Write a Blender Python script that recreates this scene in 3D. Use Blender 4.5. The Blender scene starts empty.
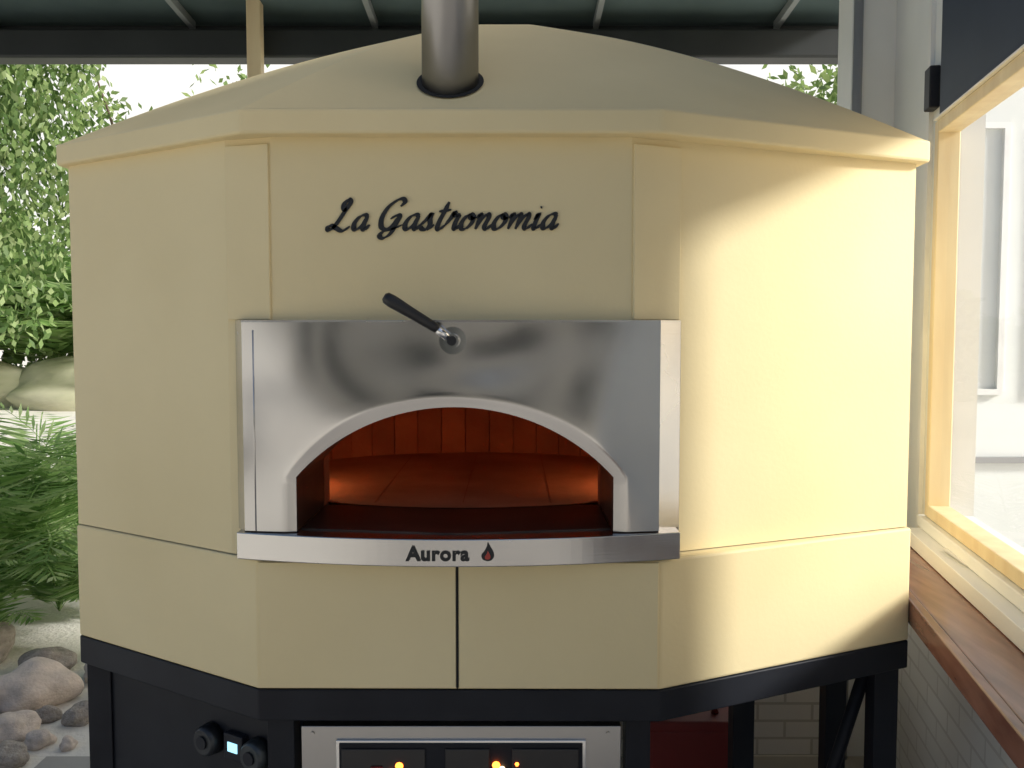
import bpy, bmesh, math, random
from mathutils import Vector, Matrix, noise
random.seed(7)
S=bpy.context.scene
COL=S.collection

# ---------------------------------------------------------------- materials
def newmat(name):
    m=bpy.data.materials.new(name); m.use_nodes=True
    nt=m.node_tree; b=nt.nodes['Principled BSDF']
    return m,nt,b
def mat(name,c1,c2=None,rough=.6,metal=0,scale=6,bump=0,bscale=60,bdist=.01,detail=4,stretch=None,spec=None):
    m,nt,b=newmat(name); N=nt.nodes; L=nt.links
    b.inputs['Roughness'].default_value=rough; b.inputs['Metallic'].default_value=metal
    if spec is not None: b.inputs['Specular IOR Level'].default_value=spec
    tc=N.new('ShaderNodeTexCoord'); mp=N.new('ShaderNodeMapping')
    L.new(tc.outputs['Object'],mp.inputs['Vector'])
    if stretch: mp.inputs['Scale'].default_value=stretch
    if c2 is None: c2=tuple(x*.85 for x in c1)
    n=N.new('ShaderNodeTexNoise'); n.inputs['Scale'].default_value=scale; n.inputs['Detail'].default_value=detail
    L.new(mp.outputs[0],n.inputs['Vector'])
    r=N.new('ShaderNodeValToRGB'); r.color_ramp.elements[0].position=.3; r.color_ramp.elements[1].position=.7
    r.color_ramp.elements[0].color=(*c1,1); r.color_ramp.elements[1].color=(*c2,1)
    L.new(n.outputs['Fac'],r.inputs[0]); L.new(r.outputs[0],b.inputs['Base Color'])
    if bump:
        n2=N.new('ShaderNodeTexNoise'); n2.inputs['Scale'].default_value=bscale; n2.inputs['Detail'].default_value=5
        L.new(mp.outputs[0],n2.inputs['Vector'])
        bp=N.new('ShaderNodeBump'); bp.inputs['Strength'].default_value=bump; bp.inputs['Distance'].default_value=bdist
        L.new(n2.outputs['Fac'],bp.inputs['Height']); L.new(bp.outputs[0],b.inputs['Normal'])
    return m
def leafmat(name,cols,trans=.35):
    m,nt,b=newmat(name); N=nt.nodes; L=nt.links
    g=N.new('ShaderNodeNewGeometry'); r=N.new('ShaderNodeValToRGB')
    cr=r.color_ramp
    cr.elements[0].color=(*cols[0],1); cr.elements[1].color=(*cols[-1],1)
    for i,c in enumerate(cols[1:-1]):
        e=cr.elements.new((i+1)/(len(cols)-1)); e.color=(*c,1)
    L.new(g.outputs['Random Per Island'],r.inputs[0]); L.new(r.outputs[0],b.inputs['Base Color'])
    b.inputs['Roughness'].default_value=.5
    t=N.new('ShaderNodeBsdfTranslucent'); L.new(r.outputs[0],t.inputs['Color'])
    mx=N.new('ShaderNodeMixShader'); mx.inputs[0].default_value=trans
    L.new(b.outputs[0],mx.inputs[1]); L.new(t.outputs[0],mx.inputs[2])
    L.new(mx.outputs[0],N['Material Output'].inputs['Surface'])
    return m
def steelmat(name,base=.62,rough=.22,big=.25,bigscale=3.0,detail=0,streak=.04):
    m,nt,b=newmat(name); N=nt.nodes; L=nt.links
    b.inputs['Metallic'].default_value=1
    tc=N.new('ShaderNodeTexCoord'); 
    n=N.new('ShaderNodeTexNoise'); n.inputs['Scale'].default_value=5; n.inputs['Detail'].default_value=6
    L.new(tc.outputs['Object'],n.inputs['Vector'])
    r=N.new('ShaderNodeValToRGB'); r.color_ramp.elements[0].position=.3; r.color_ramp.elements[1].position=.75
    r.color_ramp.elements[0].color=(base*.82,base*.80,base*.78,1); r.color_ramp.elements[1].color=(base,base*.985,base*.96,1)
    L.new(n.outputs['Fac'],r.inputs[0]); L.new(r.outputs[0],b.inputs['Base Color'])
    mr=N.new('ShaderNodeMapRange'); mr.inputs['To Min'].default_value=rough*.6; mr.inputs['To Max'].default_value=rough*1.6
    L.new(n.outputs['Fac'],mr.inputs['Value']); L.new(mr.outputs[0],b.inputs['Roughness'])
    n2=N.new('ShaderNodeTexNoise'); n2.inputs['Scale'].default_value=bigscale; n2.inputs['Detail'].default_value=detail
    n2.inputs['Distortion'].default_value=.6
    L.new(tc.outputs['Object'],n2.inputs['Vector'])
    bp=N.new('ShaderNodeBump'); bp.inputs['Strength'].default_value=big; bp.inputs['Distance'].default_value=.08
    L.new(n2.outputs['Fac'],bp.inputs['Height'])
    mp=N.new('ShaderNodeMapping'); mp.inputs['Scale'].default_value=(8,8,500); L.new(tc.outputs['Object'],mp.inputs['Vector'])
    n3=N.new('ShaderNodeTexNoise'); n3.inputs['Scale'].default_value=1; n3.inputs['Detail'].default_value=2
    L.new(mp.outputs[0],n3.inputs['Vector'])
    b2=N.new('ShaderNodeBump'); b2.inputs['Strength'].default_value=streak; b2.inputs['Distance'].default_value=.002
    L.new(n3.outputs['Fac'],b2.inputs['Height']); L.new(bp.outputs[0],b2.inputs['Normal'])
    L.new(b2.outputs[0],b.inputs['Normal'])
    return m
def brickmat(name,c1,c2,mortar,bw=.2,bh=.065,rot=None,bump=.5):
    m,nt,b=newmat(name); N=nt.nodes; L=nt.links
    b.inputs['Roughness'].default_value=.75
    tc=N.new('ShaderNodeTexCoord'); mp=N.new('ShaderNodeMapping'); mp.vector_type='TEXTURE'
    if rot: mp.inputs['Rotation'].default_value=rot
    L.new(tc.outputs['Object'],mp.inputs['Vector'])
    br=N.new('ShaderNodeTexBrick'); br.inputs['Scale'].default_value=1
    br.inputs['Brick Width'].default_value=bw; br.inputs['Row Height'].default_value=bh; br.inputs['Mortar Size'].default_value=.005
    br.inputs['Color1'].default_value=(*c1,1); br.inputs['Color2'].default_value=(*c2,1); br.inputs['Mortar'].default_value=(*mortar,1)
    L.new(mp.outputs[0],br.inputs['Vector']); L.new(br.outputs['Color'],b.inputs['Base Color'])
    bp=N.new('ShaderNodeBump'); bp.invert=True; bp.inputs['Strength'].default_value=bump; bp.inputs['Distance'].default_value=.006
    L.new(br.outputs['Fac'],bp.inputs['Height']); L.new(bp.outputs[0],b.inputs['Normal'])
    return m
def emis(name,c,s):
    m,nt,b=newmat(name); b.inputs['Base Color'].default_value=(*c,1)
    b.inputs['Emission Color'].default_value=(*c,1); b.inputs['Emission Strength'].default_value=s
    return m

CREAM=mat('cream_plaster',(.83,.70,.415),(.77,.64,.365),rough=.65,scale=2.2,bump=.14,bscale=110,bdist=.002,spec=.3,detail=7)
CREAM2=mat('cream_plaster_roof',(.86,.71,.40),(.77,.63,.345),rough=.75,scale=2.2,bump=.16,bscale=110,bdist=.002,spec=.15,detail=7)
STEEL=steelmat('polished_steel',.60,.15,.42,2.3,streak=0)
STEEL2=steelmat('steel_shelf',.62,.22,.05,2)
PIPE=steelmat('galvanised_pipe',.34,.3,.1,2)
CHROME=mat('chrome',(.8,.8,.8),rough=.12,metal=1)
BLACK=mat('black_paint',(.010,.011,.016),(.016,.018,.024),rough=.5,scale=8,bump=.1,bscale=50,bdist=.002,spec=.25)
RUBBER=mat('black_grip',(.012,.012,.014),rough=.4)
INK=mat('black_letter',(.012,.014,.016),rough=.5)
NEARBLACK=mat('dark_seam',(.01,.01,.01),rough=.9)  # plain near-black for the shaded door gap and the chimney ring
FIRE1=mat('fire_brick_a',(.40,.16,.08),(.28,.105,.055),rough=.85,scale=9,bump=.5,bscale=70,bdist=.006)
FIRE2=mat('fire_brick_b',(.34,.13,.065),(.24,.088,.045),rough=.85,scale=9,bump=.5,bscale=70,bdist=.006)
FLOORB=mat('oven_floor_stone',(.46,.25,.15),(.28,.14,.08),rough=.8,scale=5,bump=.3,bscale=50,bdist=.004)
GREYW=mat('grey_white_paint',(.80,.81,.80),(.72,.73,.72),rough=.55,scale=2.5,bump=.08,bscale=30,bdist=.003)
GREYD=mat('grey_conduit',(.30,.30,.30),rough=.5)
WHITEB=brickmat('white_painted_brick',(.82,.79,.75),(.76,.73,.69),(.55,.52,.48),rot=(math.radians(90),0,0))
WHITEB2=brickmat('white_painted_brick_side',(.84,.83,.80),(.79,.78,.75),(.66,.64,.61),rot=(math.radians(90),0,math.radians(90)),bump=.25)
PINE=mat('pine_wood',(.78,.66,.42),(.68,.54,.32),rough=.5,scale=3,stretch=(6,6,.7),bump=.1,bscale=20,bdist=.002)
COUNT=mat('red_brown_wood',(.30,.15,.11),(.17,.075,.055),rough=.2,scale=4,stretch=(8,1,8))
NAVY=mat('navy_board',(.010,.022,.050),(.016,.03,.06),rough=.6)
CANV=mat('canopy_fabric',(.09,.135,.135),(.065,.10,.10),rough=.8,scale=3)
BEAM=mat('dark_beam',(.022,.027,.028),(.014,.018,.019),rough=.5,scale=5)
RAFT=mat('rafter_paint',(.3,.33,.33),rough=.5)
ROCK=mat('river_rock',(.72,.62,.54),(.52,.45,.39),rough=.8,scale=2.2,bump=.3,bscale=9,bdist=.03)
ROCKD=mat('dark_rock',(.45,.40,.35),(.26,.23,.20),rough=.8,scale=4,bump=.4,bscale=9,bdist=.03)
GROUND=mat('pale_gravel',(.80,.77,.71),(.68,.65,.58),rough=.9,scale=1.2,bump=.4,bscale=40,bdist=.02,detail=10)
PATIO=mat('patio_concrete',(.42,.40,.37),(.32,.31,.29),rough=.7,scale=2,detail=8,bump=.15,bscale=30)
LEAFV=leafmat('vine_leaf',[(.06,.12,.03),(.12,.21,.06),(.24,.35,.12),(.40,.50,.24)],.5)
LEAFF=leafmat('fern_leaf',[(.12,.24,.06),(.22,.38,.11),(.34,.50,.18),(.50,.62,.32)],.55)
LEAFT=leafmat('tree_leaf',[(.09,.16,.04),(.18,.28,.08),(.34,.44,.16)],.5)
BARK=mat('bark',(.12,.09,.06),(.06,.045,.03),rough=.9,bump=.6,bscale=20,bdist=.02)
RED=mat('red_plastic',(.30,.035,.03),rough=.5)
GREEN=mat('green_glass',(.02,.06,.025),rough=.1)
PLASTER=mat('building_plaster',(.74,.76,.74),(.66,.68,.66),rough=.8,scale=1.5)
FACADE=mat('facade_plaster',(.42,.40,.36),(.34,.32,.29),rough=.8,scale=1.5)
DGLASS=mat('dark_window',(.02,.025,.03),rough=.08)
WHITEP=mat('white_paint',(.82,.82,.80),rough=.4)
g,nt,b=newmat('window_glass')
N=nt.nodes; L=nt.links
tr=N.new('ShaderNodeBsdfTransparent'); tr.inputs[0].default_value=(.98,.99,.99,1)
gl=N.new('ShaderNodeBsdfGlossy'); gl.inputs['Roughness'].default_value=.02
mx=N.new('ShaderNodeMixShader'); mx.inputs[0].default_value=.07; L.new(tr.outputs[0],mx.inputs[1]); L.new(gl.outputs[0],mx.inputs[2])
L.new(mx.outputs[0],N['Material Output'].inputs['Surface']); GLASS=g

# ---------------------------------------------------------------- helpers
def empty(name,loc=(0,0,0)):
    e=bpy.data.objects.new(name,None); COL.objects.link(e); return e
def mk(name,verts,faces,m,parent=None,smooth=False,bevel=0,seg=2):
    me=bpy.data.meshes.new(name); me.from_pydata([tuple(v) for v in verts],[],faces); me.validate(); me.update()
    ms=m if isinstance(m,list) else [m]
    for x in ms: me.materials.append(x)
    o=bpy.data.objects.new(name,me); COL.objects.link(o)
    if smooth:
        for p in me.polygons: p.use_smooth=True
    if parent: o.parent=parent
    if bevel:
        md=o.modifiers.new('b','BEVEL'); md.width=bevel; md.segments=seg; md.limit_method='ANGLE'; md.angle_limit=math.radians(20)
    return o
def prism(name,poly,z0,z1,m,parent=None,bevel=0,caps=True):
    n=len(poly)
    v=[(x,y,z0) for x,y in poly]+[(x,y,z1) for x,y in poly]
    f=[(i,(i+1)%n,n+(i+1)%n,n+i) for i in range(n)]
    if caps: f+= [tuple(range(n-1,-1,-1)),tuple(range(n,2*n))]
    return mk(name,v,f,m,parent,bevel=bevel)
def box(name,x0,x1,y0,y1,z0,z1,m,parent=None,bevel=0):
    return prism(name,[(x0,y0),(x1,y0),(x1,y1),(x0,y1)],z0,z1,m,parent,bevel)
def seg(name,p,q,z0,z1,m,parent=None,o0=-.01,o1=.01,bevel=0):
    p=Vector(p);q=Vector(q);d=(q-p).normalized();n=Vector((d.y,-d.x))
    return prism(name,[p+n*o1,q+n*o1,q+n*o0,p+n*o0],z0,z1,m,parent,bevel)
def tube(name,pts,rad,m,parent=None,n=20,cap=True):
    vs=[];fs=[]
    pts=[Vector(p) for p in pts]
    rs=rad if isinstance(rad,(list,tuple)) else [rad]*len(pts)
    for i,p in enumerate(pts):
        d=(pts[min(i+1,len(pts)-1)]-pts[max(i-1,0)]).normalized()
        a=d.orthogonal().normalized() if abs(d.z)<.95 else Vector((1,0,0))
        a=(a-d*a.dot(d)).normalized(); b2=d.cross(a)
        for k in range(n):
            t=2*math.pi*k/n; vs.append(p+(a*math.cos(t)+b2*math.sin(t))*rs[i])
    for i in range(len(pts)-1):
        for k in range(n):
            fs.append((i*n+k,i*n+(k+1)%n,(i+1)*n+(k+1)%n,(i+1)*n+k))
    if cap: fs+=[tuple(range(n-1,-1,-1)),tuple(range((len(pts)-1)*n,len(pts)*n))]
    o=mk(name,vs,fs,m,parent)
    for p in o.data.polygons: p.use_smooth=len(p.vertices)==4
    return o

# ================================================================ PIZZA OVEN
oven=empty('pizza_oven')
A=(-.503,1.744);B=(.2925,1.739);Lc=(-1.008,2.06);Rc=(.909,2.026)
back=[(.93,2.66),(.45,3.08),(-.55,3.08),(-1.0,2.70)]
low=[A,B,Rc]+back+[Lc]
prism('lower_body',low,.85,1.11,CREAM,oven,bevel=.005)
seg('base_door_left',(-.497,1.742),(-.110,1.7405),.855,1.106,CREAM,oven,o0=-.001,o1=.005,bevel=.0015)
seg('base_door_right',(-.105,1.7405),(.287,1.7375),.855,1.106,CREAM,oven,o0=-.001,o1=.005,bevel=.0015)
box('base_door_gap_shade',-.1094,-.1056,1.7345,1.739,.855,1.106,NEARBLACK,oven)  # solid dark strip stands in for the shade between the doors
A1=(-.465,1.757);A2=(-.562,1.785);B1=(.231,1.757);B2=(.335,1.80)
Lu=(-1.006,2.066);Ru=(.902,2.034)
bk=[(.92,2.655),(.445,3.07),(-.545,3.07),(-.99,2.695)]
ring=[B2,Ru]+bk+[Lu,A2]
v=[(x,y,1.112) for x,y in ring]+[(x,y,1.935) for x,y in ring]; n=len(ring)
mk('upper_body_sides',v,[(i,i+1,n+i+1,n+i) for i in range(n-1)],CREAM,oven)
fr=[A2,A1,B1,B2]
v=[(x,y,1.578) for x,y in fr]+[(x,y,1.935) for x,y in fr]
mk('upper_front',v,[(0,1,5,4),(1,2,6,5),(2,3,7,6)],CREAM,oven)
mk('jamb_fill_left',[(-.562,1.785,1.112),(-.520,1.773,1.112),(-.520,1.773,1.578),(-.562,1.785,1.578)],[(0,1,2,3)],CREAM,oven)
seg('corner_strip_left',(-.560,1.7845),(-.468,1.758),1.58,1.918,CREAM,oven,o0=-.001,o1=.006,bevel=.002)
seg('corner_strip_right',(.234,1.758),(.332,1.7985),1.58,1.918,CREAM,oven,o0=-.001,o1=.006,bevel=.002)
Ra=(-.515,1.722);Rb=(.282,1.72);RL=(-1.028,2.055);RR=(.925,2.015)
rb=[(.945,2.67),(.46,3.10),(-.56,3.10),(-1.02,2.71)]
rim=[Ra,Rb,RR]+rb+[RL]
prism('roof_rim',rim,1.930,1.978,CREAM,oven,bevel=.006)
apex=Vector((0.0,2.42)); H=.375
T=[1-.985*i/22 for i in range(23)]
vs=[];fs=[]
n=8
for t in T:
    for (x,y) in rim:
        k=t*.99
        vs.append((apex.x+(x-apex.x)*k,apex.y+(y-apex.y)*k,1.9785+H*(1-t**1.42)))
for i in range(len(T)-1):
    for k in range(n): fs.append((i*n+k,i*n+(k+1)%n,(i+1)*n+(k+1)%n,(i+1)*n+k))
fs.append(tuple((len(T)-1)*n+k for k in range(n)))
rf=mk('domed_roof',vs,fs,CREAM2,oven,smooth=True)
bm=bmesh.new(); bm.from_mesh(rf.data); bm.verts.ensure_lookup_table()
for e in bm.edges:
    a,b_=e.verts[0].index,e.verts[1].index
    if abs(a-b_)==n and a%n in (0,2,7,3,4,5,6): e.smooth=False
bm.to_mesh(rf.data); bm.free()
cx,cy=-.123,1.826
tube('chimney_pipe',[(cx,cy,1.98),(cx,cy,2.5),(cx,cy,3.6)],.0565,PIPE,oven,n=48)
tube('chimney_joint',[(cx,cy,2.42),(cx,cy,2.45)],.0585,PIPE,oven,n=48)
vs=[];M_=48
for r in (.052,.067):
    for k in range(M_):
        a=2*math.pi*k/M_; dx=r*math.cos(a);dy=r*math.sin(a)
        yy=cy+dy; t=(apex.y-yy)/(apex.y-1.722)/.99; z=1.9785+H*(1-min(t,1)**1.42)+.004
        vs.append((cx+dx,yy,z))
mk('chimney_collar',vs,[(k,(k+1)%M_,M_+(k+1)%M_,M_+k) for k in range(M_)],NEARBLACK,oven)

# ---------------------------------------------------------------- steel front
xc=-.111
def bow(x): return 1.742-.034*max(0,1-((x+.108)/.415)**2)
hw=.308;sill=1.168;spring=1.275;peak=1.413
R_=(hw**2+(peak-spring)**2)/(2*(peak-spring))
def archpts(off=0,n=40):
    pts=[(xc-hw-off,sill)]
    for i in range(6): pts.append((xc-hw-off,sill+(spring-sill)*(i+1)/7))
    a0=math.asin(hw/R_)
    for i in range(n+1):
        a=-a0+2*a0*i/n
        pts.append((xc+(R_+off)*math.sin(a)* (hw+off)/((R_+off)*math.sin(a0)) , peak-R_+(R_+off)*math.cos(a)-(0 if off==0 else (R_+off)*math.cos(a0)-R_*math.cos(a0))*abs(a/a0)**6))
    for i in range(6): pts.append((xc+hw+off,spring-(spring-sill)*(i+1)/7))
    pts.append((xc+hw+off,sill))
    return pts
x0,x1,zt=-.523,.287,1.575
inner=archpts(0); m_=len(inner)
def rectproj(px,pz):
    c=(xc,sill); dx=px-c[0];dz=pz-c[1]
    if abs(dz)<1e-6: return (x0 if dx<0 else x1, sill)
    ts=[]
    if dx<0: ts.append((x0-c[0])/dx)
    if dx>0: ts.append((x1-c[0])/dx)
    if dz>0: ts.append((zt-c[1])/dz)
    t=min(ts); return (c[0]+dx*t,c[1]+dz*t)
mid=archpts(.030)
outer=[rectproj(*p) for p in mid]
for corner in ((x0,zt),(x1,zt)):
    k=min(range(m_),key=lambda i:(outer[i][0]-corner[0])**2+(outer[i][1]-corner[1])**2); outer[k]=corner
rings=[]
for s in range(11):
    t=s/10; rings.append([( (1-t)*o[0]+t*q[0],(1-t)*o[1]+t*q[1],0) for o,q in zip(outer,mid)])
for s in range(1,9):
    t=s/8; rings.append([((1-t)*o[0]+t*q[0],(1-t)*o[1]+t*q[1],.0055*(1-math.cos(t*math.pi/2))) for o,q in zip(mid,inner)])
vs=[(x,bow(x)+d,z) for rg in rings for x,z,d in rg]
fs=[(i*m_+k,i*m_+k+1,(i+1)*m_+k+1,(i+1)*m_+k) for i in range(len(rings)-1) for k in range(m_-1)]
fp=mk('steel_face',vs,fs,STEEL,oven,smooth=True)
for nm,p,q in (('steel_return_left',(x0,1.742),(-.546,1.779)),('steel_return_right',(x1,1.742),(.335,1.79))):
    mk(nm,[(p[0],p[1],1.165),(q[0],q[1],1.165),(q[0],q[1],1.575),(p[0],p[1],1.575)],[(0,1,2,3)],STEEL2,oven)
tube('trim_bead_left',[(-.500,1.7385,1.168),(-.500,1.7385,1.560)],.0015,STEEL2,oven,n=8)
top=[(-.546,1.779)]+[(x0+(x1-x0)*i/20,bow(x0+(x1-x0)*i/20)) for i in range(21)]+[(.335,1.79),(.335,1.83),(-.546,1.83)]
prism('steel_top_lip',top,1.575,1.579,STEEL2,oven)
box('steel_side_right',.3335,.3355,1.79,1.84,1.114,1.575,STEEL2,oven)
def sb(x): return 1.737-.062*(1-((x+.105)/.434)**2)
xs=[-.538+(.329+.538)*i/40 for i in range(41)]
prism('steel_shelf',[(x,sb(x)) for x in xs]+[(.329,1.80),(-.538,1.80)],1.113,1.166,STEEL2,oven,bevel=.002)
dpt=[1.728,1.80,1.90,1.99]
vs=[(x,(bow(x)+.0055 if j==0 else y),z) for j,y in enumerate(dpt) for x,z in inner]
fs=[(j*m_+k,j*m_+k+1,(j+1)*m_+k+1,(j+1)*m_+k) for j in range(3) for k in range(m_-1)]
VEST=mat('vestibule_steel',(.13,.10,.085),(.06,.045,.04),rough=.4,metal=.8)
mk('vestibule',vs,fs,VEST,oven,smooth=True)
prism('vestibule_floor',[(xc-hw+.002,1.76),(xc,1.716),(xc+hw-.002,1.76),(xc+hw-.002,2.0),(xc-hw+.002,2.0)],1.1662,1.1685,VEST,oven)
cxx,cyy,rx,ry=xc,2.42,.56,.44
mk('hearth_floor',[(cxx+rx*1.05*math.cos(2*math.pi*k/48),cyy+ry*1.05*math.sin(2*math.pi*k/48),1.170) for k in range(48)],[tuple(range(48))],FLOORB,oven)
for i in range(1,4):
    xx=cxx-.4+.2*i
    box('hearth_joint_%d'%i,xx-.0007,xx+.0007,2.02,2.80,1.1702,1.1706,FIRE2,oven)
bv={0:([],[]),1:([],[])}
NB=46
WT=1.43
for k in range(NB):
    a0=2*math.pi*(k+.012)/NB; a1=2*math.pi*(k+.988)/NB
    am=(a0+a1)/2
    if math.sin(am)<-.72: continue
    rr=random.uniform(-.003,.003)
    V,F=bv[k%2 if random.random()<.8 else 1]
    base=len(V)
    for z in (1.168,WT):
        for r,a in ((0,a0),(0,a1),(.06,a1),(.06,a0)):
            V.append((cxx+(rx+r+rr)*math.cos(a),cyy+(ry+r+rr)*math.sin(a),z))
    F+= [tuple(base+i for i in f) for f in ((0,1,5,4),(1,2,6,5),(2,3,7,6),(3,0,4,7),(4,5,6,7))]
for j in (0,1): mk('wall_bricks_%d'%j,bv[j][0],bv[j][1],(FIRE1,FIRE2)[j],oven,bevel=.002)
mk('chamber_backing',[(cxx+(rx+.05)*math.cos(2*math.pi*k/48),cyy+(ry+.05)*math.sin(2*math.pi*k/48),z) for z in (1.16,WT+.005) for k in range(48)],
   [(k,(k+1)%48,48+(k+1)%48,48+k) for k in range(48) if math.sin(2*math.pi*(k+.5)/48)>-.72],FIRE2,oven)
vs=[];fs=[]
for i in range(9):
    ph=math.pi/2*i/9
    for k in range(48): vs.append((cxx+(rx+.05)*math.cos(ph)*math.cos(2*math.pi*k/48),cyy+(ry+.05)*math.cos(ph)*math.sin(2*math.pi*k/48),WT+.002+.16*math.sin(ph)))
for i in range(8):
    for k in range(48):
        fs.append((i*48+k,i*48+(k+1)%48,(i+1)*48+(k+1)%48,(i+1)*48+k))
fs.append(tuple(8*48+k for k in range(48)))
mk('chamber_dome',vs,fs,FIRE2,oven,smooth=True)
box('chamber_front_left',-.75,xc-hw,1.985,2.05,1.16,1.5,FIRE2,oven)
box('chamber_front_right',xc+hw,.53,1.985,2.05,1.16,1.5,FIRE2,oven)
FL=emis('hidden_fill_glow',(1,.40,.15),15)  # unseen flames and bars added on both sides to brighten the chamber
for sgn in (-1,1):
    tube('hidden_fill_bar',[(xc+sgn*.40,2.12,1.19),(xc+sgn*.47,2.30,1.19)],.012,VEST,oven,n=10)
    fv=[];ff=[]
    for k in range(12):
        t=k/11; y=2.12+.17*t; h=.04+.03*random.random(); x=xc+sgn*(.40+.065*t)
        b0=len(fv)
        fv+=[(x-.008,y-.008,1.202),(x+.008,y-.008,1.202),(x+.008,y+.008,1.202),(x-.008,y+.008,1.202),(x+random.uniform(-.006,.006),y,1.202+h)]
        ff+=[(b0,b0+1,b0+4),(b0+1,b0+2,b0+4),(b0+2,b0+3,b0+4),(b0+3,b0,b0+4)]
    mk('hidden_fill_flames',fv,ff,FL,oven)

# lever handle
hy=bow(-.112)
tube('lever_hub',[(-.112,hy+.004,1.540),(-.112,hy-.004,1.540)],.026,CHROME,oven,n=40)
tube('lever_boss',[(-.112,hy-.004,1.540),(-.112,hy-.03,1.540)],.013,CHROME,oven,n=32)
tube('lever_boss_cap',[(-.112,hy-.03,1.540),(-.112,hy-.034,1.540)],.009,RUBBER,oven,n=24)
tube('lever_arm',[(-.112,hy-.022,1.540),(-.150,hy-.030,1.570)],[.008,.007],CHROME,oven,n=20)
p=Vector((-.137,hy-.028,1.561));q=Vector((-.236,hy-.045,1.622))
pts=[p.lerp(q,t) for t in (0,.03,.1,.5,.85,.96,1.0)]
tube('lever_grip',pts,[.006,.009,.0095,.0105,.0125,.011,.006],RUBBER,oven,n=24)

# ---------------------------------------------------------------- script lettering
def catmull(P,n=8):
    P=[Vector(p) for p in P]; Q=[2*P[0]-P[1]]+P+[2*P[-1]-P[-2]]; out=[]
    for i in range(1,len(Q)-2):
        for k in range(n):
            t=k/n; a,b_,c,d=Q[i-1],Q[i],Q[i+1],Q[i+2]
            out.append(.5*((2*b_)+(c-a)*t+(2*a-5*b_+4*c-d)*t*t+(3*b_-a-3*c+d)*t**3))
    out.append(P[-1]); return out
GL={
'L':(.80,[[(.40,.62),(.28,.74),(.26,.90),(.38,1.02),(.46,.90),(.36,.62),(.24,.30),(.12,.06),(-.02,.0),(-.06,.10),(.06,.15),(.26,.05),(.50,-.03),(.72,.12)]]),
'a':(.60,[[(.44,.42),(.34,.50),(.16,.43),(.05,.22),(.10,.03),(.23,.03),(.38,.20),(.46,.47)],[(.46,.47),(.40,.22),(.42,.04),(.50,.02),(.62,.17)]]),
'G':(.95,[[(.62,.78),(.72,.92),(.62,1.03),(.42,.98),(.18,.74),(.08,.40),(.16,.10),(.36,.02),(.56,.16),(.70,.46)],[(.40,.36),(.55,.46),(.70,.46),(.66,.18),(.56,-.14),(.36,-.28),(.20,-.20),(.30,-.05),(.60,.03),(.92,.17)]]),
's':(.48,[[(-.02,.12),(.15,.32),(.28,.54),(.28,.36),(.34,.16),(.26,.01),(.10,.02),(.06,.12)],[(.26,.01),(.36,.03),(.50,.16)]]),
't':(.44,[[(.30,.92),(.24,.6),(.17,.28),(.17,.06),(.26,.0),(.44,.16)],[(.04,.60),(.24,.62),(.46,.66)]]),
'r':(.50,[[(-.02,.15),(.10,.36),(.18,.58),(.22,.46),(.36,.46),(.32,.22),(.34,.04),(.42,.02),(.52,.16)]]),
'o':(.54,[[(.30,.50),(.14,.42),(.05,.20),(.12,.02),(.28,.03),(.42,.22),(.40,.42),(.30,.50),(.30,.40),(.42,.36),(.56,.42)]]),
'n':(.64,[[(.0,.36),(.10,.50),(.13,.36),(.08,.0)],[(.09,.1),(.20,.36),(.36,.50),(.43,.38),(.38,.12),(.44,.01),(.52,.03),(.64,.17)]]),
'm':(.92,[[(.0,.36),(.10,.50),(.13,.36),(.08,.0)],[(.09,.1),(.20,.36),(.34,.50),(.40,.38),(.35,.0)],[(.36,.1),(.48,.36),(.63,.50),(.69,.38),(.64,.12),(.70,.01),(.78,.03),(.92,.17)]]),
'i':(.32,[[(.0,.30),(.10,.50),(.08,.22),(.08,.04),(.16,.01),(.32,.17)],[(.10,.70),(.13,.735)]]),
' ':(.30,[])}
def lettering(name,text,xstart,zbase,cap,y,width,m,parent):
    tot=sum(GL[c][0] for c in text); sx=width/tot
    V=[];F=[];x=0; lay=0
    for c in text:
        w,st=GL[c]
        for s_ in st:
            lay=(lay+1)%5
            P=catmull(s_,8)
            pr=[Vector(((x+p.x)*sx+p.y*cap*.34, p.y*cap)) for p in P]
            b0=len(V); n=len(pr)
            for i,p_ in enumerate(pr):
                d=(pr[min(i+1,n-1)]-pr[max(i-1,0)]);
                if d.length<1e-9: d=Vector((1,0))
                d.normalize(); ang=math.atan2(d.y,d.x)
                hw_=cap*(.028+.068*abs(math.sin(ang-math.radians(25))))
                tp=min(1,.5+.5*min(i,n-1-i)/4); hw_*=tp
                nn=Vector((-d.y,d.x))*hw_
                yf=y-.003-lay*.0002
                for q_,yy in ((p_+nn,y),(p_-nn,y),(p_-nn,yf),(p_+nn,yf)):
                    V.append((xstart+q_.x,yy,zbase+q_.y+(q_.x)*.006))
            for i in range(n-1):
                a=b0+4*i;b2=a+4
                F+=[(a+3,a+2,b2+2,b2+3),(a+2,a+1,b2+1,b2+2),(a,a+3,b2+3,b2)]
            F+=[(b0,b0+1,b0+2,b0+3),(b0+4*n-1,b0+4*n-2,b0+4*n-3,b0+4*n-4)]
        x+=w
    return mk(name,V,F,m,parent)
lettering('script_lettering','La Gastronomia',-.354,1.753,.057,1.7565,.440,INK,oven)
cu=bpy.data.curves.new('shelf_lettering','FONT'); cu.body='Aurora'; cu.size=.037; cu.extrude=.0008; cu.offset=.0014; cu.space_character=1.10
to=bpy.data.objects.new('shelf_lettering',cu); COL.objects.link(to); to.parent=oven
to.rotation_euler=(math.radians(90),0,0); to.location=(-.199,1.6735,1.1265); to.data.materials.append(INK)
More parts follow.
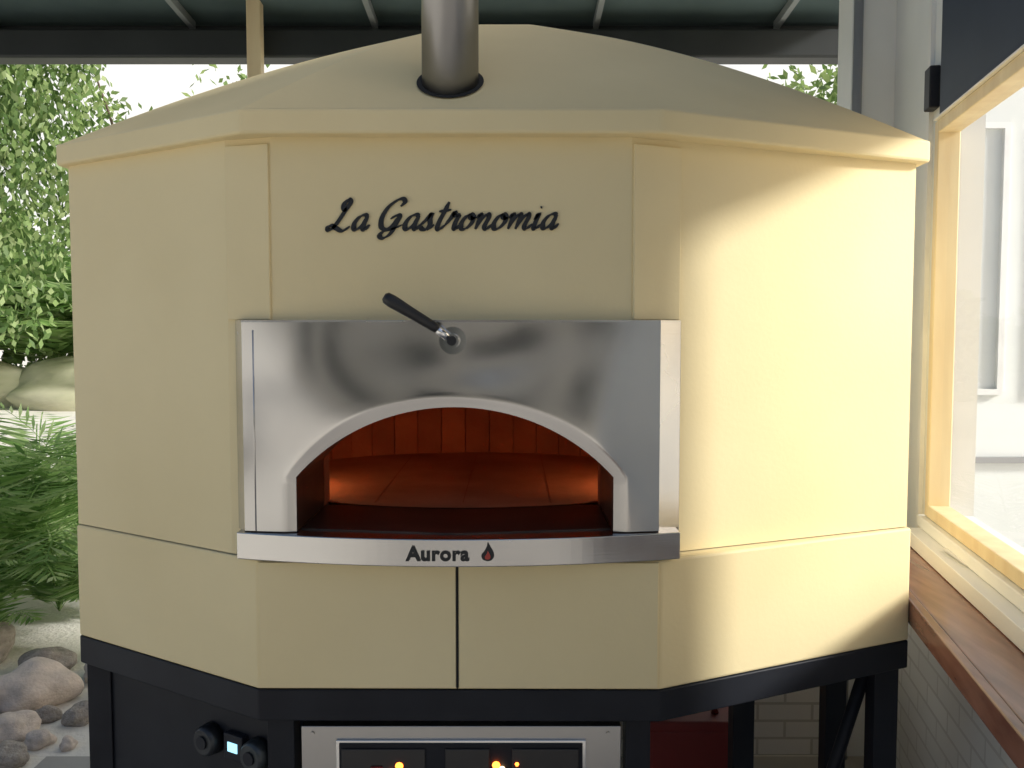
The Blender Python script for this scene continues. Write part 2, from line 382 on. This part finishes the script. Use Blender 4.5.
def flame(name,x,z,s,m,y):
    P=[(0,0),(-.32,.12),(-.40,.42),(-.22,.66),(-.06,.95),(.02,1.25),(.20,.95),(.38,.62),(.42,.32),(.26,.08)]
    C=catmull(P+[P[0]],5)[:-1]
    n=len(C); V=[(x+p.x*s,y,z+p.y*s) for p in C]+[(x+p.x*s,y+.003,z+p.y*s) for p in C]
    mk(name,V,[tuple(range(n))]+[(i,(i+1)%n,n+(i+1)%n,n+i) for i in range(n)],m,oven)
flame('flame_emblem',-.046,1.1245,.029,INK,1.6745)
flame('flame_emblem_core',-.046,1.128,.013,mat('emblem_red',(.5,.06,.04),rough=.4),1.6735)

# ---------------------------------------------------------------- stand
prism('stand_top',low,.785,.849,BLACK,oven,bevel=.003)
def leg(nm,x,y,w=.05): box(nm,x-w/2,x+w/2,y-w/2,y+w/2,0,.785,BLACK,oven,bevel=.002)
for i,(x,y) in enumerate([(-.47,1.81),(.255,1.80),(-.965,2.085),(.865,2.06),(.875,2.40),(.60,2.30),(.42,2.98),(-.52,2.98),(-.95,2.65)]): leg('stand_leg_%d'%i,x,y,.055 if i!=1 else .05)
seg('stand_side_panel',(-.965,2.075),(-.475,1.785),.08,.783,BLACK,oven,o0=-.012,o1=-.004)
box('stand_back_left',-.95,-.2,2.95,2.96,.05,.78,BLACK,oven)
box('stand_lower_rail',.28,.84,2.1,2.14,.12,.17,BLACK,oven)
tube('stand_brace',[(.84,2.08,.78),(.70,2.2,.1)],.015,BLACK,oven,n=10)
PAN=steelmat('control_panel_steel',.55,.33,.05,2)
box('control_panel',-.428,.222,1.783,1.81,.30,.757,PAN,oven,bevel=.002)
box('control_display_frame',-.357,.150,1.777,1.783,.50,.730,CHROME,oven,bevel=.001)
box('control_display',-.350,.143,1.774,1.777,.505,.724,BLACK,oven)
for i,xx in enumerate((-.345,-.135,.0)):
    w=(.17,.09,.135)[i]
    box('control_module_%d'%i,xx,xx+w,1.770,1.774,.56,.715,mat('module_%d'%i,(.03,.028,.028),rough=.3),oven,bevel=.002)
for k in range(4):
    tube('panel_screw_%d'%k,[((-.405,.195)[k%2],1.783,(.742,.40)[k//2]),((-.405,.195)[k%2],1.780,(.742,.40)[k//2])],.004,PAN,oven,n=12)
LED=emis('led_orange',(1,.16,.02),9); LEDW=emis('led_warm',(1,.65,.3),6)
for i,(xx,zz,mm,r) in enumerate(((-.228,.680,LED,.008),(-.032,.682,LED,.008),(-.020,.674,LEDW,.006),(-.245,.670,LED,.005),(-.29,.66,LEDW,.004),(.01,.684,LED,.004))):
    tube('indicator_%d'%i,[(xx,1.770,zz),(xx,1.766,zz)],[r,r*.7],mm,oven,n=16)
box('control_switch_red',-.285,-.262,1.765,1.770,.655,.68,RED,oven,bevel=.001)
d=Vector((.49,-.29)).normalized(); nrm=Vector((d.y,-d.x))
def onpanel(s,z,o): 
    p=Vector((-.965,2.075))+d*s; p=p+nrm*o; return (p.x,p.y,z)
s0=(Vector((-.585,1.833))-Vector((-.965,2.075))).length
KN=mat('knob_dark',(.06,.07,.075),(.03,.03,.035),rough=.35,metal=.6)
for i,ds in enumerate((-.075,.065)):
    tube('valve_knob_%d'%i,[onpanel(s0+ds,.687,.0),onpanel(s0+ds,.687,.022),onpanel(s0+ds,.687,.03)],[.034,.032,.026],KN,oven,n=28)
    tube('valve_knob_cap_%d'%i,[onpanel(s0+ds,.687,.03),onpanel(s0+ds,.687,.034)],.014,BLACK,oven,n=20)
seg('valve_display',onpanel(s0-.028,0,0)[:2],onpanel(s0+.028,0,0)[:2],.66,.715,BLACK,oven,o0=-.004,o1=.014,bevel=.003)
seg('valve_display_screen',onpanel(s0-.014,0,.0)[:2],onpanel(s0+.014,0,.0)[:2],.678,.698,emis('screen_cyan',(.4,.8,1),1.3),oven,o0=.013,o1=.0155)

# ================================================================ RIGHT SIDE: window wall
K=.187
def W(y,o=0): return (1.225-K*(2.6-y)+o,y)
wall=empty('side_wall')
YN=.2; YS=1.56
seg('wall_end_section',W(2.62),W(3.2),.94,3.05,GREYW,wall,o0=0,o1=.12)
box('wall_pillar',1.185,1.46,3.2,3.34,0,3.05,GREYW,wall,bevel=.004)
tube('wall_conduit',[(1.20,3.185,0),(1.20,3.185,3.0)],.016,GREYD,wall,n=12)
seg('wall_brick_base',W(YN),W(3.2),0,.94,WHITEB2,wall,o0=.002,o1=.14)
seg('sun_block_section',W(YN),W(YS-.003),1.02,2.15,GREYW,wall,o0=.0,o1=.10)  # unseen solid stretch added to keep the sun off the oven front
seg('wall_cover_strip',W(2.70),W(2.73),.96,3.0,WHITEP,wall,o0=-.012,o1=.0)
seg('wall_bracket',W(2.63),W(2.69),2.20,2.32,BLACK,wall,o0=-.03,o1=0,bevel=.004)
win=empty('serving_window')
def wf(nm,y0,y1,z0,z1,m,o0=-.02,o1=.04,bevel=.003): return seg(nm,W(y0),W(y1),z0,z1,m,win,o0=o0,o1=o1,bevel=bevel)
wf('far_jamb',2.565,2.60,1.02,2.15,PINE)
wf('bottom_rail',YS,2.565,1.02,1.055,PINE)
wf('head_rail',YS,2.565,2.115,2.15,PINE)
wf('near_jamb',YS,YS+.04,1.055,2.115,PINE)
wf('sill',YN,2.62,.985,1.018,GREYW,o0=-.035,o1=.12)
wf('header_board',YN,2.58,2.155,3.05,NAVY,o0=-.015,o1=.05)
wf('header_lit_edge',YN,2.58,2.1505,2.1548,WHITEP,o0=-.03,o1=.05,bevel=0)  # white strip paints in the light along the header's lower edge
a_=W(YS+.04,.012);b_=W(2.565,.012)
mk('glass',[(a_[0],a_[1],1.055),(b_[0],b_[1],1.055),(b_[0],b_[1],2.115),(a_[0],a_[1],2.115)],[(0,1,2,3)],GLASS,win)
counter=empty('counter')
def E(y): return (.952+.196*(y-2.12),y)
prism('counter_top',[E(.3),W(.3,-.002),W(2.66,-.002),E(2.66)],.915,.94,COUNT,counter,bevel=.003)
seg('counter_edge',E(.3),E(2.66),.885,.942,COUNT,counter,o0=-.022,o1=-.001,bevel=.003)
prism('counter_ledge',[W(.3,-.075),W(.3,-.003),W(2.6,-.003),W(2.6,-.075)],.942,.984,GREYW,counter,bevel=.002)
for y in (.8,1.5,2.3):
    p=W(y,-.17); box('counter_bracket',p[0],p[0]+.17,y-.015,y+.015,.84,.884,GREYW,counter)
# folded paper menu lying on the window sill
pm=W(2.25,-.03)
mk('paper_menu',[(pm[0]-.03,pm[1]-.10,.990),(pm[0]+.03,pm[1]-.09,.990),(pm[0]+.045,pm[1]+.06,.992),(pm[0]-.01,pm[1]+.07,.992),(pm[0]+.055,pm[1]-.10,1.019),(pm[0]+.06,pm[1]+.05,1.021)],[(0,1,2,3),(1,4,5,2)],WHITEP)
bottle=empty('glass_bottle')
tube('bottle_body',[(.745,1.22,.943),(.745,1.22,.95),(.745,1.22,1.09),(.745,1.22,1.13),(.745,1.22,1.20)],[.026,.03,.03,.012,.011],GREEN,bottle,n=24)
tube('bottle_cap',[(.745,1.22,1.20),(.745,1.22,1.215)],.013,RED,bottle,n=16)
bottle.location=(.115,.02,-.0)
box('low_brick_wall',-.2,1.18,3.22,3.34,0,.84,WHITEB)
crate=empty('plastic_crate')
box('crate_body',.40,.66,2.55,2.85,0,.40,RED,crate,bevel=.01)
box('crate_lip',.385,.675,2.535,2.865,.40,.43,RED,crate,bevel=.005)
tube('crate_handle',[(.45,2.6,.43),(.46,2.6,.50),(.52,2.6,.53),(.59,2.6,.50),(.60,2.6,.43)],.012,RED,crate,n=10)
bld=empty('panelled_building')
box('wall_face',1.75,3.7,4.6,4.9,0,2.8,PLASTER,bld)
for i in range(2):
    x=2.50-.785+i*.95
    for a,b_,c,d_ in ((x,x+.03,1.23,2.6),(x+.755,x+.785,1.23,2.6),(x+.03,x+.755,1.23,1.26),(x+.03,x+.755,2.57,2.6)):
        if b_>1.75: box('moulding',max(a,1.751),b_,4.575,4.6,c,d_,WHITEP,bld)
box('dado_rail',1.75,3.7,4.57,4.6,.88,.91,GREYD,bld)
box('plinth',1.75,3.7,4.55,4.6,0,.2,GREYD,bld)

# ================================================================ CANOPY
can=empty('patio_canopy')
YF=2.95
def cz(y): return 2.955+.075*(4.25-y)
mk('canopy_cover',[(-6,YF,cz(YF)),(1.55,YF,cz(YF)),(1.55,4.3,cz(4.3)),(-6,4.3,cz(4.3)),(-6,YF,cz(YF)+.03),(1.55,YF,cz(YF)+.03),(1.55,4.3,cz(4.3)+.03),(-6,4.3,cz(4.3)+.03)],
   [(3,2,1,0),(4,5,6,7),(0,1,5,4),(1,2,6,5),(2,3,7,6),(3,0,4,7)],CANV,can)
box('canopy_beam',-6,1.55,4.06,4.18,2.765,2.89,BEAM,can,bevel=.01)
box('canopy_beam_upper',-6,1.55,4.19,4.27,2.86,2.945,BEAM,can,bevel=.004)
box('canopy_front_beam',-6,1.55,YF-.06,YF-.01,cz(YF)-.02,cz(YF)+.07,BEAM,can,bevel=.004)
for i,x in enumerate((-5,-4.1,-3.2,-2.35,-1.45,-.62,.38,1.2)):
    mk('rafter_%d'%i,[(x-.012+dx,y,cz(y)-.002-dz) for y in (YF,4.18) for dx,dz in ((0,0),(.024,0),(.024,.035),(0,.035))],[(0,1,5,4),(1,2,6,5),(2,3,7,6),(3,0,4,7),(0,3,2,1),(4,5,6,7)],RAFT,can)
box('wooden_post',-1.145,-1.085,3.96,4.02,0,3.0,PINE,None,bevel=.004)
box('canopy_post',-5.4,-5.3,4.05,4.15,0,2.735,BEAM,can)

# ================================================================ GROUND
mk('ground',[(-300,-300,0),(300,-300,0),(300,300,0),(-300,300,0)],[(0,1,2,3)],GROUND)
mk('patio_floor',[(-1.7,-5,.006),(1.9,-5,.006),(1.9,3.2,.006),(-1.7,3.2,.006)],[(0,1,2,3)],PATIO)

# ================================================================ PLANTS
def leafverts(V,F,p,dirv,nrm_,L_,w):
    d=dirv.normalized(); s=d.cross(nrm_)
    if s.length<1e-4: s=d.orthogonal()
    s.normalize(); b0=len(V)
    V+= [p,p+d*L_*.5+s*w*.5,p+d*L_,p+d*L_*.5-s*w*.5]
    F.append((b0,b0+1,b0+2,b0+3))
def rv(): 
    return Vector((random.gauss(0,1),random.gauss(0,1),random.gauss(0,1))).normalized()
def fern(V,F,base,nf,length,wm=1,e0=.65):
    for k in range(nf):
        az=2*math.pi*k/nf+random.uniform(-.25,.25); el=random.uniform(e0,1.45); Lf=length*random.uniform(.75,1.15)
        p=Vector(base); h=Vector((math.cos(az),math.sin(az),0)); n=26; st=Lf/n
        for i in range(n):
            e=el-1.35*(i/n)**1.5; d=h*math.cos(e)+Vector((0,0,math.sin(e)))
            p2=p+d*st; up=h*(-math.sin(e))+Vector((0,0,math.cos(e)))
            sd=d.cross(up).normalized(); t=i/n
            ll=Lf*.30*math.sin(math.pi*min(1,.12+t*.9))**.7+.02
            w=(.013+.012*length)*wm
            if i>2:
                for sgn in (-1,1):
                    dd=(sd*sgn+d*.75-Vector((0,0,.22))+rv()*.1)
                    leafverts(V,F,p,dd,up,ll*random.uniform(.85,1.1),w)
            b0=len(V); V+=[p-sd*.004,p+sd*.004,p2+sd*.004,p2-sd*.004]; F.append((b0,b0+1,b0+2,b0+3))
            p=p2
V=[];F=[]
for x,y,l,nf in [(-2.55,4.55,1.05,20),(-2.15,4.75,.9,18),(-2.95,4.8,1.25,20),(-3.3,4.4,.9,16),(-2.45,5.2,1.3,18),(-2.85,5.35,1.35,18),(-3.6,5.2,1.1,18),(-1.9,5.3,.8,16),(-4.2,4.7,1,16),(-2.6,4.25,.6,14),(-2.2,4.3,.5,14),(-1.2,5.6,.8,14),(.6,5.7,.8,14)]:
    fern(V,F,(x,y,random.uniform(.02,.2)),nf,l,.85,.8)
mk('fern_bed',V,F,LEAFF)
V=[];F=[]
for x,y,l,nf in [(-9.6,19,2.6,20),(-11.5,18.7,2.8,22),(-8.2,19.6,2.6,20),(-13.4,19,2.8,20),(-10.6,20,3,20),(-6.8,19.4,2,18),(-9.0,20.6,3.2,20),(-10.2,19.2,3.2,22)]:
    fern(V,F,(x,y,.8),nf,l*1.2,2.2)
mk('palm_shrub',V,F,LEAFF)
V=[];F=[]
for k in range(215):
    x=random.uniform(-7.2,-3.3) if k<110 else random.uniform(-4.4,-3.4)
    y=6.9+random.uniform(-.5,.7); ztop=random.uniform(3.9,4.55); zb=random.uniform(1.4,2.6)
    if x>-3.62: zb=random.uniform(2.3,3.4)
    z=ztop; ph=random.random()*6
    while z>zb:
        z-=.034; q=Vector((x+.05*math.sin(z*3+ph)+random.gauss(0,.05),y+random.gauss(0,.06),z))
        leafverts(V,F,q,Vector((random.gauss(0,.6),random.gauss(0,.6),-1)),rv(),random.uniform(.05,.10),random.uniform(.03,.055))
mk('hanging_vines',V,F,LEAFV)
box('vine_pergola',-8,-3.2,6.7,7.2,4.55,4.7,BARK)
box('vine_pergola_post',-7.2,-7.0,6.9,7.1,0,4.55,BARK)
def tree(name,x,y,h,r,nl,seed,trunk=.14):
    random.seed(seed); e=empty(name)
    pts=[Vector((x,y,0))]
    for i in range(1,7): pts.append(pts[-1]+Vector((random.gauss(0,.08),random.gauss(0,.08),h*.62/6)))
    tube('trunk',pts,[trunk*(1-.1*i) for i in range(7)],BARK,e,n=12)
    cl=[]
    for k in range(9):
        a=2*math.pi*k/9+random.random(); s=pts[random.randint(3,6)]
        q=s+Vector((math.cos(a)*r*random.uniform(.5,.95),math.sin(a)*r*random.uniform(.5,.95),random.uniform(.1,.42)*h))
        tube('limb_%d'%k,[s,(s+q)/2+Vector((0,0,.12)),q],[trunk*.4,trunk*.25,trunk*.08],BARK,e,n=8); cl.append((q,r*random.uniform(.28,.5))); cl.append(((s+q)/2+rv()*.3,r*random.uniform(.2,.35)))
    V=[];F=[]
    for k in range(nl):
        c,rr=random.choice(cl); u=rv()*rr*random.random()**.4; u.z*=.7
        leafverts(V,F,c+u,rv()+Vector((0,0,-.4)),rv(),random.uniform(.12,.22),random.uniform(.06,.10))
    mk('crown',V,F,LEAFT,e)
tree('garden_tree',-12.5,16,8.5,3.0,6000,3)
tree('garden_tree.001',6.2,13,6.4,2.6,6000,5)
tree('garden_tree.002',-14,11,7,3.0,4000,8)
tree('garden_tree.003',-6.9,17,6.6,2.0,1600,14,.09)
random.seed(21)
V=[];F=[]
for k in range(17000):
    x=random.uniform(-26,18); y=random.uniform(21,24)
    top=2.8+.9*math.sin(x*.7)+.5*math.sin(x*1.9+1)
    if x<-8: top+=2.0
    z=random.uniform(0,1)**.8*top
    leafverts(V,F,Vector((x,y,z)),rv(),rv(),random.uniform(.3,.5),random.uniform(.16,.28))
mk('distant_hedge',V,F,LEAFT)
def rock(name,c,s,m,seed,rz=None):
    bm=bmesh.new(); bmesh.ops.create_icosphere(bm,subdivisions=4,radius=1)
    for v_ in bm.verts:
        o=noise.noise(v_.co*1.1+Vector((seed*3.1,0,0)))*.35+noise.noise(v_.co*3+Vector((0,seed,0)))*.07
        v_.co*=1+o
    me=bpy.data.meshes.new(name); bm.to_mesh(me); bm.free()
    for p_ in me.polygons: p_.use_smooth=True
    me.materials.append(m); o=bpy.data.objects.new(name,me); COL.objects.link(o); o.location=c; o.scale=s; o.rotation_euler=(0,0,seed if rz is None else rz)
rk=[(-1.99,3.66,.11,.17,.13,.105),(-2.3,3.5,.11,.16,.13,.10),(-1.70,3.74,.05,.07,.06,.05),(-1.92,3.36,.05,.09,.08,.06),(-2.12,3.12,.07,.12,.10,.08),(-1.72,3.50,.04,.06,.055,.045),(-2.6,3.8,.14,.2,.17,.16),(-1.80,3.14,.04,.07,.06,.05),(-1.98,3.0,.05,.08,.07,.06),(-2.1,4.0,.06,.11,.09,.08),(-1.84,3.95,.05,.09,.08,.06),(-2.45,3.2,.08,.14,.11,.1),(-1.78,3.30,.03,.05,.045,.04),(-2.5,4.1,.12,.18,.14,.13),(-2.05,3.42,.04,.07,.06,.05),(-1.86,3.52,.03,.05,.04,.035),(-1.66,3.28,.02,.035,.03,.025)]
for i,(x,y,z,a,b_,c) in enumerate(rk):
    rock('garden_rock' if i==0 else 'garden_rock.%03d'%i,(x,y,z*.7),(a,b_,c),ROCK if i in (0,1,3,6,10,4,12,16) else ROCKD,i+1)
BANK=mat('bank_earth',(.50,.48,.34),(.32,.33,.20),rough=.9,scale=2,bump=.6,bscale=8,bdist=.03)
for i,(x,a) in enumerate(((-8.2,2.6),(-11.2,2.8),(-15,3.2))):
    rock('garden_bank' if i==0 else 'garden_bank.%03d'%i,(x,18.6+.3*i,.1),(a,1.3,.85),BANK,i+40,0.05)

# ================================================================ behind the camera: unseen facade added for reflections in the steel
bb=empty('unseen_reflection_facade')
box('facade',-7,5,-8.4,-8,0,3.6,FACADE,bb)
for i,x in enumerate((-6,-3.9,-1.8,.3,2.4)):
    box('window_%d'%i,x,x+1.3,-7.99,-7.96,.8,2.6,DGLASS,bb); box('window_frame_%d'%i,x-.06,x+1.36,-7.998,-7.97,.74,2.66,WHITEP,bb)
box('roof_edge',-7.3,5.3,-8.6,-7.6,3.6,3.8,BEAM,bb)

# ================================================================ LIGHT, SKY, CAMERA
SUN=Vector((.82,-.25,.43)).normalized()
el=math.asin(SUN.z); rot=math.atan2(SUN.x,SUN.y)
w=bpy.data.worlds.new('World'); S.world=w; w.use_nodes=True
nt=w.node_tree; N=nt.nodes; L=nt.links
sk=N.new('ShaderNodeTexSky'); sk.sky_type='NISHITA'; sk.sun_disc=False
sk.sun_elevation=el; sk.sun_rotation=rot; sk.dust_density=4; sk.air_density=1.0
tc=N.new('ShaderNodeTexCoord'); sp=N.new('ShaderNodeSeparateXYZ'); L.new(tc.outputs['Generated'],sp.inputs[0])
mr=N.new('ShaderNodeMapRange'); mr.inputs['From Min'].default_value=.15; mr.inputs['From Max'].default_value=.6; L.new(sp.outputs['Y'],mr.inputs['Value'])
cn=N.new('ShaderNodeTexNoise'); cn.inputs['Scale'].default_value=2.5; cn.inputs['Detail'].default_value=6; L.new(tc.outputs['Generated'],cn.inputs['Vector'])
mr2=N.new('ShaderNodeMapRange'); mr2.inputs['From Min'].default_value=.30; mr2.inputs['From Max'].default_value=.55; mr2.inputs['To Min'].default_value=.55; L.new(cn.outputs['Fac'],mr2.inputs['Value'])
mu=N.new('ShaderNodeMath'); mu.operation='MULTIPLY'; L.new(mr.outputs[0],mu.inputs[0]); L.new(mr2.outputs[0],mu.inputs[1])
mxc=N.new('ShaderNodeMixRGB'); L.new(mu.outputs[0],mxc.inputs[0]); L.new(sk.outputs[0],mxc.inputs[1]); mxc.inputs[2].default_value=(7.4,7.3,7.0,1)
L.new(mxc.outputs[0],N['Background'].inputs['Color']); N['Background'].inputs['Strength'].default_value=.15
ld=bpy.data.lights.new('sun','SUN'); ld.energy=5; ld.angle=math.radians(7); ld.color=(1,.985,.95)
lo=bpy.data.objects.new('sun',ld); COL.objects.link(lo); lo.rotation_euler=SUN.to_track_quat('Z','Y').to_euler()
cd=bpy.data.cameras.new('camera'); cam=bpy.data.objects.new('camera',cd); COL.objects.link(cam)
cam.location=(0,0,1.56); cam.rotation_euler=(math.radians(90-3.43),0,0)
cd.sensor_width=36; cd.lens=900/1024*36; cd.clip_start=.05; cd.clip_end=1000
S.camera=cam
S.view_settings.view_transform='Standard'; S.view_settings.look='None'; S.view_settings.exposure=0
